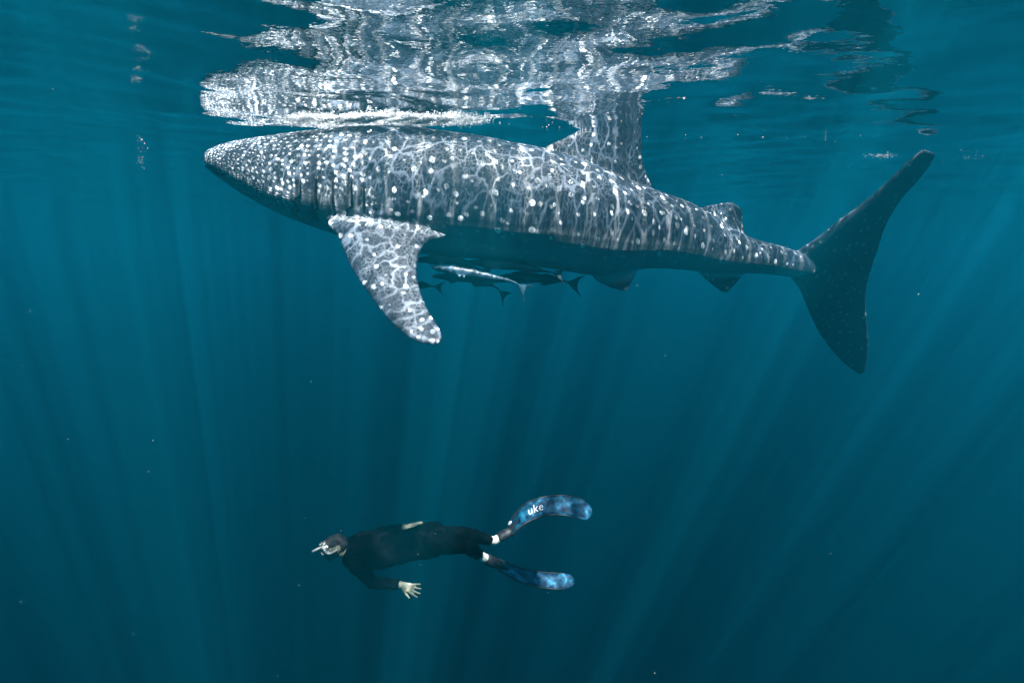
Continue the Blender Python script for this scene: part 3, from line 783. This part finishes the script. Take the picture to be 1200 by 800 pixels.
    for i in range(29):
        for j in range(4): Fc.append((i * 4 + j, i * 4 + (j + 1) % 4, i * 4 + 4 + (j + 1) % 4, i * 4 + 4 + j))
    st = mesh_obj('strap', V, Fc, mk, root); st.parent = mask; st.matrix_parent_inverse = Matrix.Translation(-root.location)
    # snorkel reaching forward past the mask
    sp = resample([hc + l * 0.100 - f * 0.02 + u * 0.012, hc + l * 0.102 + f * 0.06 + u * 0.010, J(378, 641.5, 4.57), J(372, 643, 4.55), J(365.5, 646.5, 4.53)], 26)
    V, Fc = tube_mesh(sp, 0.011, 10); mesh_obj('snorkel', V, Fc, simple_mat('pale snorkel plastic', (0.16, 0.16, 0.14), 0.4, 0.4, 0.08, 30), root)
    # fins
    bm_, nt, N, L, b = mat('blue mottled fin blade')
    tcn = N.new('ShaderNodeTexCoord'); no = N.new('ShaderNodeTexNoise'); no.inputs['Scale'].default_value = 17; no.inputs['Detail'].default_value = 4; no.inputs['Distortion'].default_value = 0.6
    L.new(tcn.outputs['Object'], no.inputs['Vector']); cr = N.new('ShaderNodeValToRGB')
    cr.color_ramp.elements[0].position = 0.36; cr.color_ramp.elements[0].color = (0.002, 0.014, 0.035, 1)
    cr.color_ramp.elements[1].position = 0.66; cr.color_ramp.elements[1].color = (0.010, 0.10, 0.165, 1)
    e3 = cr.color_ramp.elements.new(0.5); e3.color = (0.0035, 0.036, 0.068, 1)
    L.new(no.outputs[0], cr.inputs[0]); L.new(cr.outputs[0], b.inputs['Base Color']); b.inputs['Roughness'].default_value = 0.6; b.inputs['Specular IOR Level'].default_value = 0.1
    rub = simple_mat('black fin rubber', (0.012, 0.013, 0.015), 0.6, 0.3, 0.3, 30)
    white = simple_mat('white print', (0.42, 0.46, 0.48), 0.5, 0.3, 0.03, 30)
    def fin(cl, Ys, width, wd, ank, toe, logo):
        fe = empty('swim_fin', tuple(toe)); fe.parent = root; fe.matrix_parent_inverse = Matrix.Translation(-root.location)
        def child(name, V, Fc, m, smooth=True):
            o = mesh_obj(name, V, Fc, m, None, smooth); o.parent = fe; o.matrix_parent_inverse = Matrix.Translation(-fe.location); return o
        P = resample([J(x, y, Y) for (x, y), Y in zip(cl, Ys)], 40)
        T = np.gradient(P, axis=0); T /= np.linalg.norm(T, axis=1)[:, None]
        L_ = np.linalg.norm(np.diff(P, axis=0), axis=1).sum()
        ti = np.linspace(0, 1, 40)
        hw = np.interp(ti, [0, 0.08, 0.3, 0.8, 0.93, 0.975, 1], [0.5, 0.66, 0.86, 1.0, 0.88, 0.66, 0.25]) * width * 0.5
        S = []; Nn = []
        for i in range(40):
            s = np.array(wd, float); s -= T[i] * s.dot(T[i]); s /= np.linalg.norm(s); S.append(s)
            q = np.cross(T[i], s); Nn.append(q if q[2] > 0 else -q)
        V = []; Fc = []; nc = 7; th = 0.003
        for i in range(40):
            for sgn in (1, -1):
                for j in range(nc):
                    V.append(P[i] + S[i] * hw[i] * (2 * j / (nc - 1) - 1) + Nn[i] * th * sgn)
        M = 2 * nc
        loop = list(range(nc)) + list(range(2 * nc - 1, nc - 1, -1))
        for i in range(39):
            for a in range(M):
                p, q = loop[a], loop[(a + 1) % M]; Fc.append((i * M + p, i * M + q, (i + 1) * M + q, (i + 1) * M + p))
        Fc.append(tuple(loop)); Fc.append(tuple(39 * M + k for k in loop[::-1]))
        child('blade', V, Fc, bm_)
        for sg in (1, -1):                                                                       # rubber side rails
            pts = [P[i] + S[i] * hw[i] * sg for i in range(0, 36)]
            V, Fc = tube_mesh(pts, [0.011 * (1 - 0.55 * i / 36) for i in range(36)], 8); child('side_rail', V, Fc, rub)
        # foot pocket
        ps = Shell(); d = (P[4] - ank); d /= np.linalg.norm(d)
        ps.chain([ank * 0.55 + toe * 0.45, ank * 0.2 + toe * 0.8, P[1], P[6]], [0.053, 0.050, 0.040, 0.012], n=16, flat=tuple(Nn[2]), k=0.8)
        pm = ps.fuse(0.008, 3, 0.5); pm.name = 'foot_pocket'; pm.materials.append(rub)
        po = bpy.data.objects.new('foot_pocket', pm); C.objects.link(po); po.parent = fe; po.matrix_parent_inverse = Matrix.Translation(-fe.location)
        if logo:
            cu = bpy.data.curves.new('logo', 'FONT'); cu.body = 'uke'; cu.size = 0.11; cu.extrude = 0.0; cu.shear = 0.25; cu.space_character = 1.05; cu.resolution_u = 3
            to = bpy.data.objects.new('logo_tmp', cu); C.objects.link(to)
            tm = bpy.data.meshes.new_from_object(to.evaluated_get(bpy.context.evaluated_depsgraph_get())); bpy.data.objects.remove(to)
            b2 = bmesh.new(); b2.from_mesh(tm); bmesh.ops.triangulate(b2, faces=b2.faces); bmesh.ops.subdivide_edges(b2, edges=[e for e in b2.edges if e.calc_length() > 0.02], cuts=2); b2.to_mesh(tm); b2.free()
            tv = verts_np(tm); x0 = tv[:, 0].min()
            for k2, p in enumerate(tv):
                g = (0.30 + (p[0] - x0) / L_) * 39; i = int(np.clip(g, 0, 38)); fr = g - i
                c = P[i] * (1 - fr) + P[i + 1] * fr
                tm.vertices[k2].co = c + S[i] * (p[1] - 0.030) + Nn[i] * (th + 0.002)
            tm.materials.append(white); tm.name = 'logo_lettering'
            lo = bpy.data.objects.new('logo_lettering', tm); C.objects.link(lo); lo.parent = fe; lo.matrix_parent_inverse = Matrix.Translation(-fe.location)
            tb = P[3] + S[3] * hw[3] * 0.8 + Nn[3] * 0.01
            tsh = Shell(); tsh.capsule(tb - T[3] * 0.012, tb + T[3] * 0.012, 0.014, 0.014, n=12); child('buckle', tsh.v, tsh.f, white)
        return fe
    fin([(597, 624), (605, 612), (618, 600.5), (636, 593.5), (655, 591.5), (675, 594.5), (693, 603)], [5.36, 5.37, 5.38, 5.40, 5.40, 5.40, 5.38], 0.20, (0.05, 0.62, 0.78), a1, t1, True)
    fin([(583, 660), (596, 667), (611, 673.5), (628, 678), (645, 680), (660, 680.5), (673, 680)], [4.90, 4.92, 4.95, 4.97, 4.98, 4.98, 4.98], 0.15, (0.05, 0.80, 0.60), a2, t2, False)
    return root
diver = build_diver()

# ------------------------------------------------------------------ foam, bubbles, drifting specks
def blobs(name, pts, rad, m, label=None, sub=1, squash=1.0):
    b0 = bmesh.new(); bmesh.ops.create_icosphere(b0, subdivisions=sub, radius=1.0)
    V0 = np.array([v.co[:] for v in b0.verts]); F0 = np.array([[v.index for v in f.verts] for f in b0.faces]); b0.free()
    pts = np.array(pts, float); rad = np.array(rad, float)
    n = len(pts); k = len(V0)
    sc = np.stack([rad * rng.uniform(0.8, 1.4, n), rad * rng.uniform(0.8, 1.4, n), rad * squash * rng.uniform(0.7, 1.2, n)], 1)
    V = (V0[None] * sc[:, None, :] + pts[:, None, :]).reshape(-1, 3)
    Fc = (F0[None] + (np.arange(n) * k)[:, None, None]).reshape(-1, 3)
    me = bpy.data.meshes.new(name); me.vertices.add(len(V)); me.vertices.foreach_set('co', V.astype(np.float32).ravel())
    me.loops.add(Fc.size); me.loops.foreach_set('vertex_index', Fc.astype(np.int32).ravel())
    me.polygons.add(len(Fc)); me.polygons.foreach_set('loop_start', np.arange(0, Fc.size, 3, dtype=np.int32)); me.polygons.foreach_set('use_smooth', np.ones(len(Fc), bool)); me.update()
    me.materials.append(m); o = bpy.data.objects.new(name, me); C.objects.link(o); o['kind'] = 'stuff'
    if label: o['label'] = label
    return o
FOAM = simple_mat('white foam', (0.88, 0.90, 0.90), 0.6, 0.3, 0.04, 30)
_n = FOAM.node_tree.nodes; _l = FOAM.node_tree.links
_t = _n.new('ShaderNodeBsdfTransparent'); _m = _n.new('ShaderNodeMixShader'); _m.inputs[0].default_value = 0.7
_l.new(_n['Principled BSDF'].outputs[0], _m.inputs[1]); _l.new(_t.outputs[0], _m.inputs[2]); _l.new(_m.outputs[0], _n['Material Output'].inputs['Surface'])
pts, rad = [], []
nf = 42000                                                       # wash along the shark's back
fpx = rng.triangular(332, 450, 586, nf); fy = 6.07 + rng.normal(0, 0.085, nf) - 0.35 * np.clip(rng.random(nf) - 0.72, 0, 1)
den = 0.72 + 0.5 * np.sin(fpx * 0.06 + 2) * np.sin(fpx * 0.021 + fy * 9) + 0.3 * np.sin(fpx * 0.23 + fy * 31)
den *= np.clip((fpx - 332) / 25, 0, 1) * np.clip((584 - fpx) / 40, 0, 1)
ok = rng.random(nf) < den; fpx = fpx[ok]; fy = fy[ok]; fx = (fpx - 600) / F * fy
pts = np.stack([fx, fy, wave(fx, fy) - 0.002 - np.abs(rng.normal(0, 0.008, len(fx)))], 1)
rad = rng.choice([0.0025, 0.0035, 0.005, 0.0075], len(fx)) * rng.uniform(0.7, 1.3, len(fx))
blobs('foam', pts, rad, FOAM, 'white foam churned up along the back of the whale shark', 1, 0.5)
pts, rad = [], []
for cx, cy_, n, sx in ((1020, 7.9, 70, 0.10), (1122, 8.4, 20, 0.14), (870, 6.9, 14, 0.8), (640, 6.25, 12, 0.25)):
    for _ in range(n):
        Y = random.gauss(cy_, 0.08); x = (cx - 600) / F * Y + random.gauss(0, sx); z = float(wave(x, Y))
        pts.append((x, Y, z - abs(random.gauss(0, 0.012)))); rad.append(random.uniform(0.003, 0.009))
blobs('foam', pts, rad, simple_mat('thin foam', (0.35, 0.38, 0.40), 0.7, 0.1, 0.1, 30), 'thin broken foam flecks on the surface by the tail', 1, 0.6)
BUB = simple_mat('air bubble', (0.75, 0.82, 0.84), 0.2, 0.6, 0.05, 30)
pts, rad = [], []
for k in range(30):
    py = random.uniform(120, 163); px = 166 + 3 * math.sin(py * 0.2) + random.gauss(0, 2.2)
    Y = 5.6 + random.gauss(0, 0.05); p = at(px, 315 - (315 - py) * 0.9 + 20, Y); p[2] = min(p[2], float(wave(p[0], p[1])) - 0.02)
    pts.append(p); rad.append(random.uniform(0.0015, 0.0042))
blobs('bubbles', pts, rad, BUB, 'short trail of tiny air bubbles left of the whale shark', 1)
pts, rad = [], []
for k in range(150):
    Y = random.uniform(1.2, 7.0); p = at(random.uniform(0, 1200), random.uniform(60, 800), Y)
    if p[2] > -0.08: continue
    pts.append(p); rad.append(random.choice((0.0004, 0.0006, 0.0009)) * (0.6 + Y * 0.25))
blobs('drifting_specks', pts, rad, simple_mat('plankton', (0.7, 0.75, 0.7), 0.7, 0.2, 0.1, 10), 'tiny pale plankton specks drifting in the water', 1)

# ------------------------------------------------------------------ the water's own haze
def build_haze():
    x0, x1, y0, y1, z0, z1 = -190, 190, -190, 190, -62.5, 0.75
    V = [(x, y, z) for z in (z0, z1) for (x, y) in ((x0, y0), (x1, y0), (x1, y1), (x0, y1))]
    Fc = [(0, 3, 2, 1), (4, 5, 6, 7), (0, 1, 5, 4), (1, 2, 6, 5), (2, 3, 7, 6), (3, 0, 4, 7)]
    o = mesh_obj('haze', V, Fc, None, None, False); o['kind'] = 'stuff'; o['label'] = 'teal sea water haze filled with slanting sun shafts'
    m = bpy.data.materials.new('sea water haze'); m.use_nodes = True
    nt = m.node_tree; N = nt.nodes; L = nt.links; N.clear()
    out = N.new('ShaderNodeOutputMaterial'); pv = N.new('ShaderNodeVolumePrincipled')
    pv.inputs['Color'].default_value = (0.004, 0.40, 0.575, 1)
    pv.inputs['Absorption Color'].default_value = (0.0, 0.02, 0.26, 1)
    pv.inputs['Density'].default_value = 0.07
    pv.inputs['Anisotropy'].default_value = 0.67
    L.new(pv.outputs[0], out.inputs['Volume'])
    o.data.materials.append(m)
build_haze()
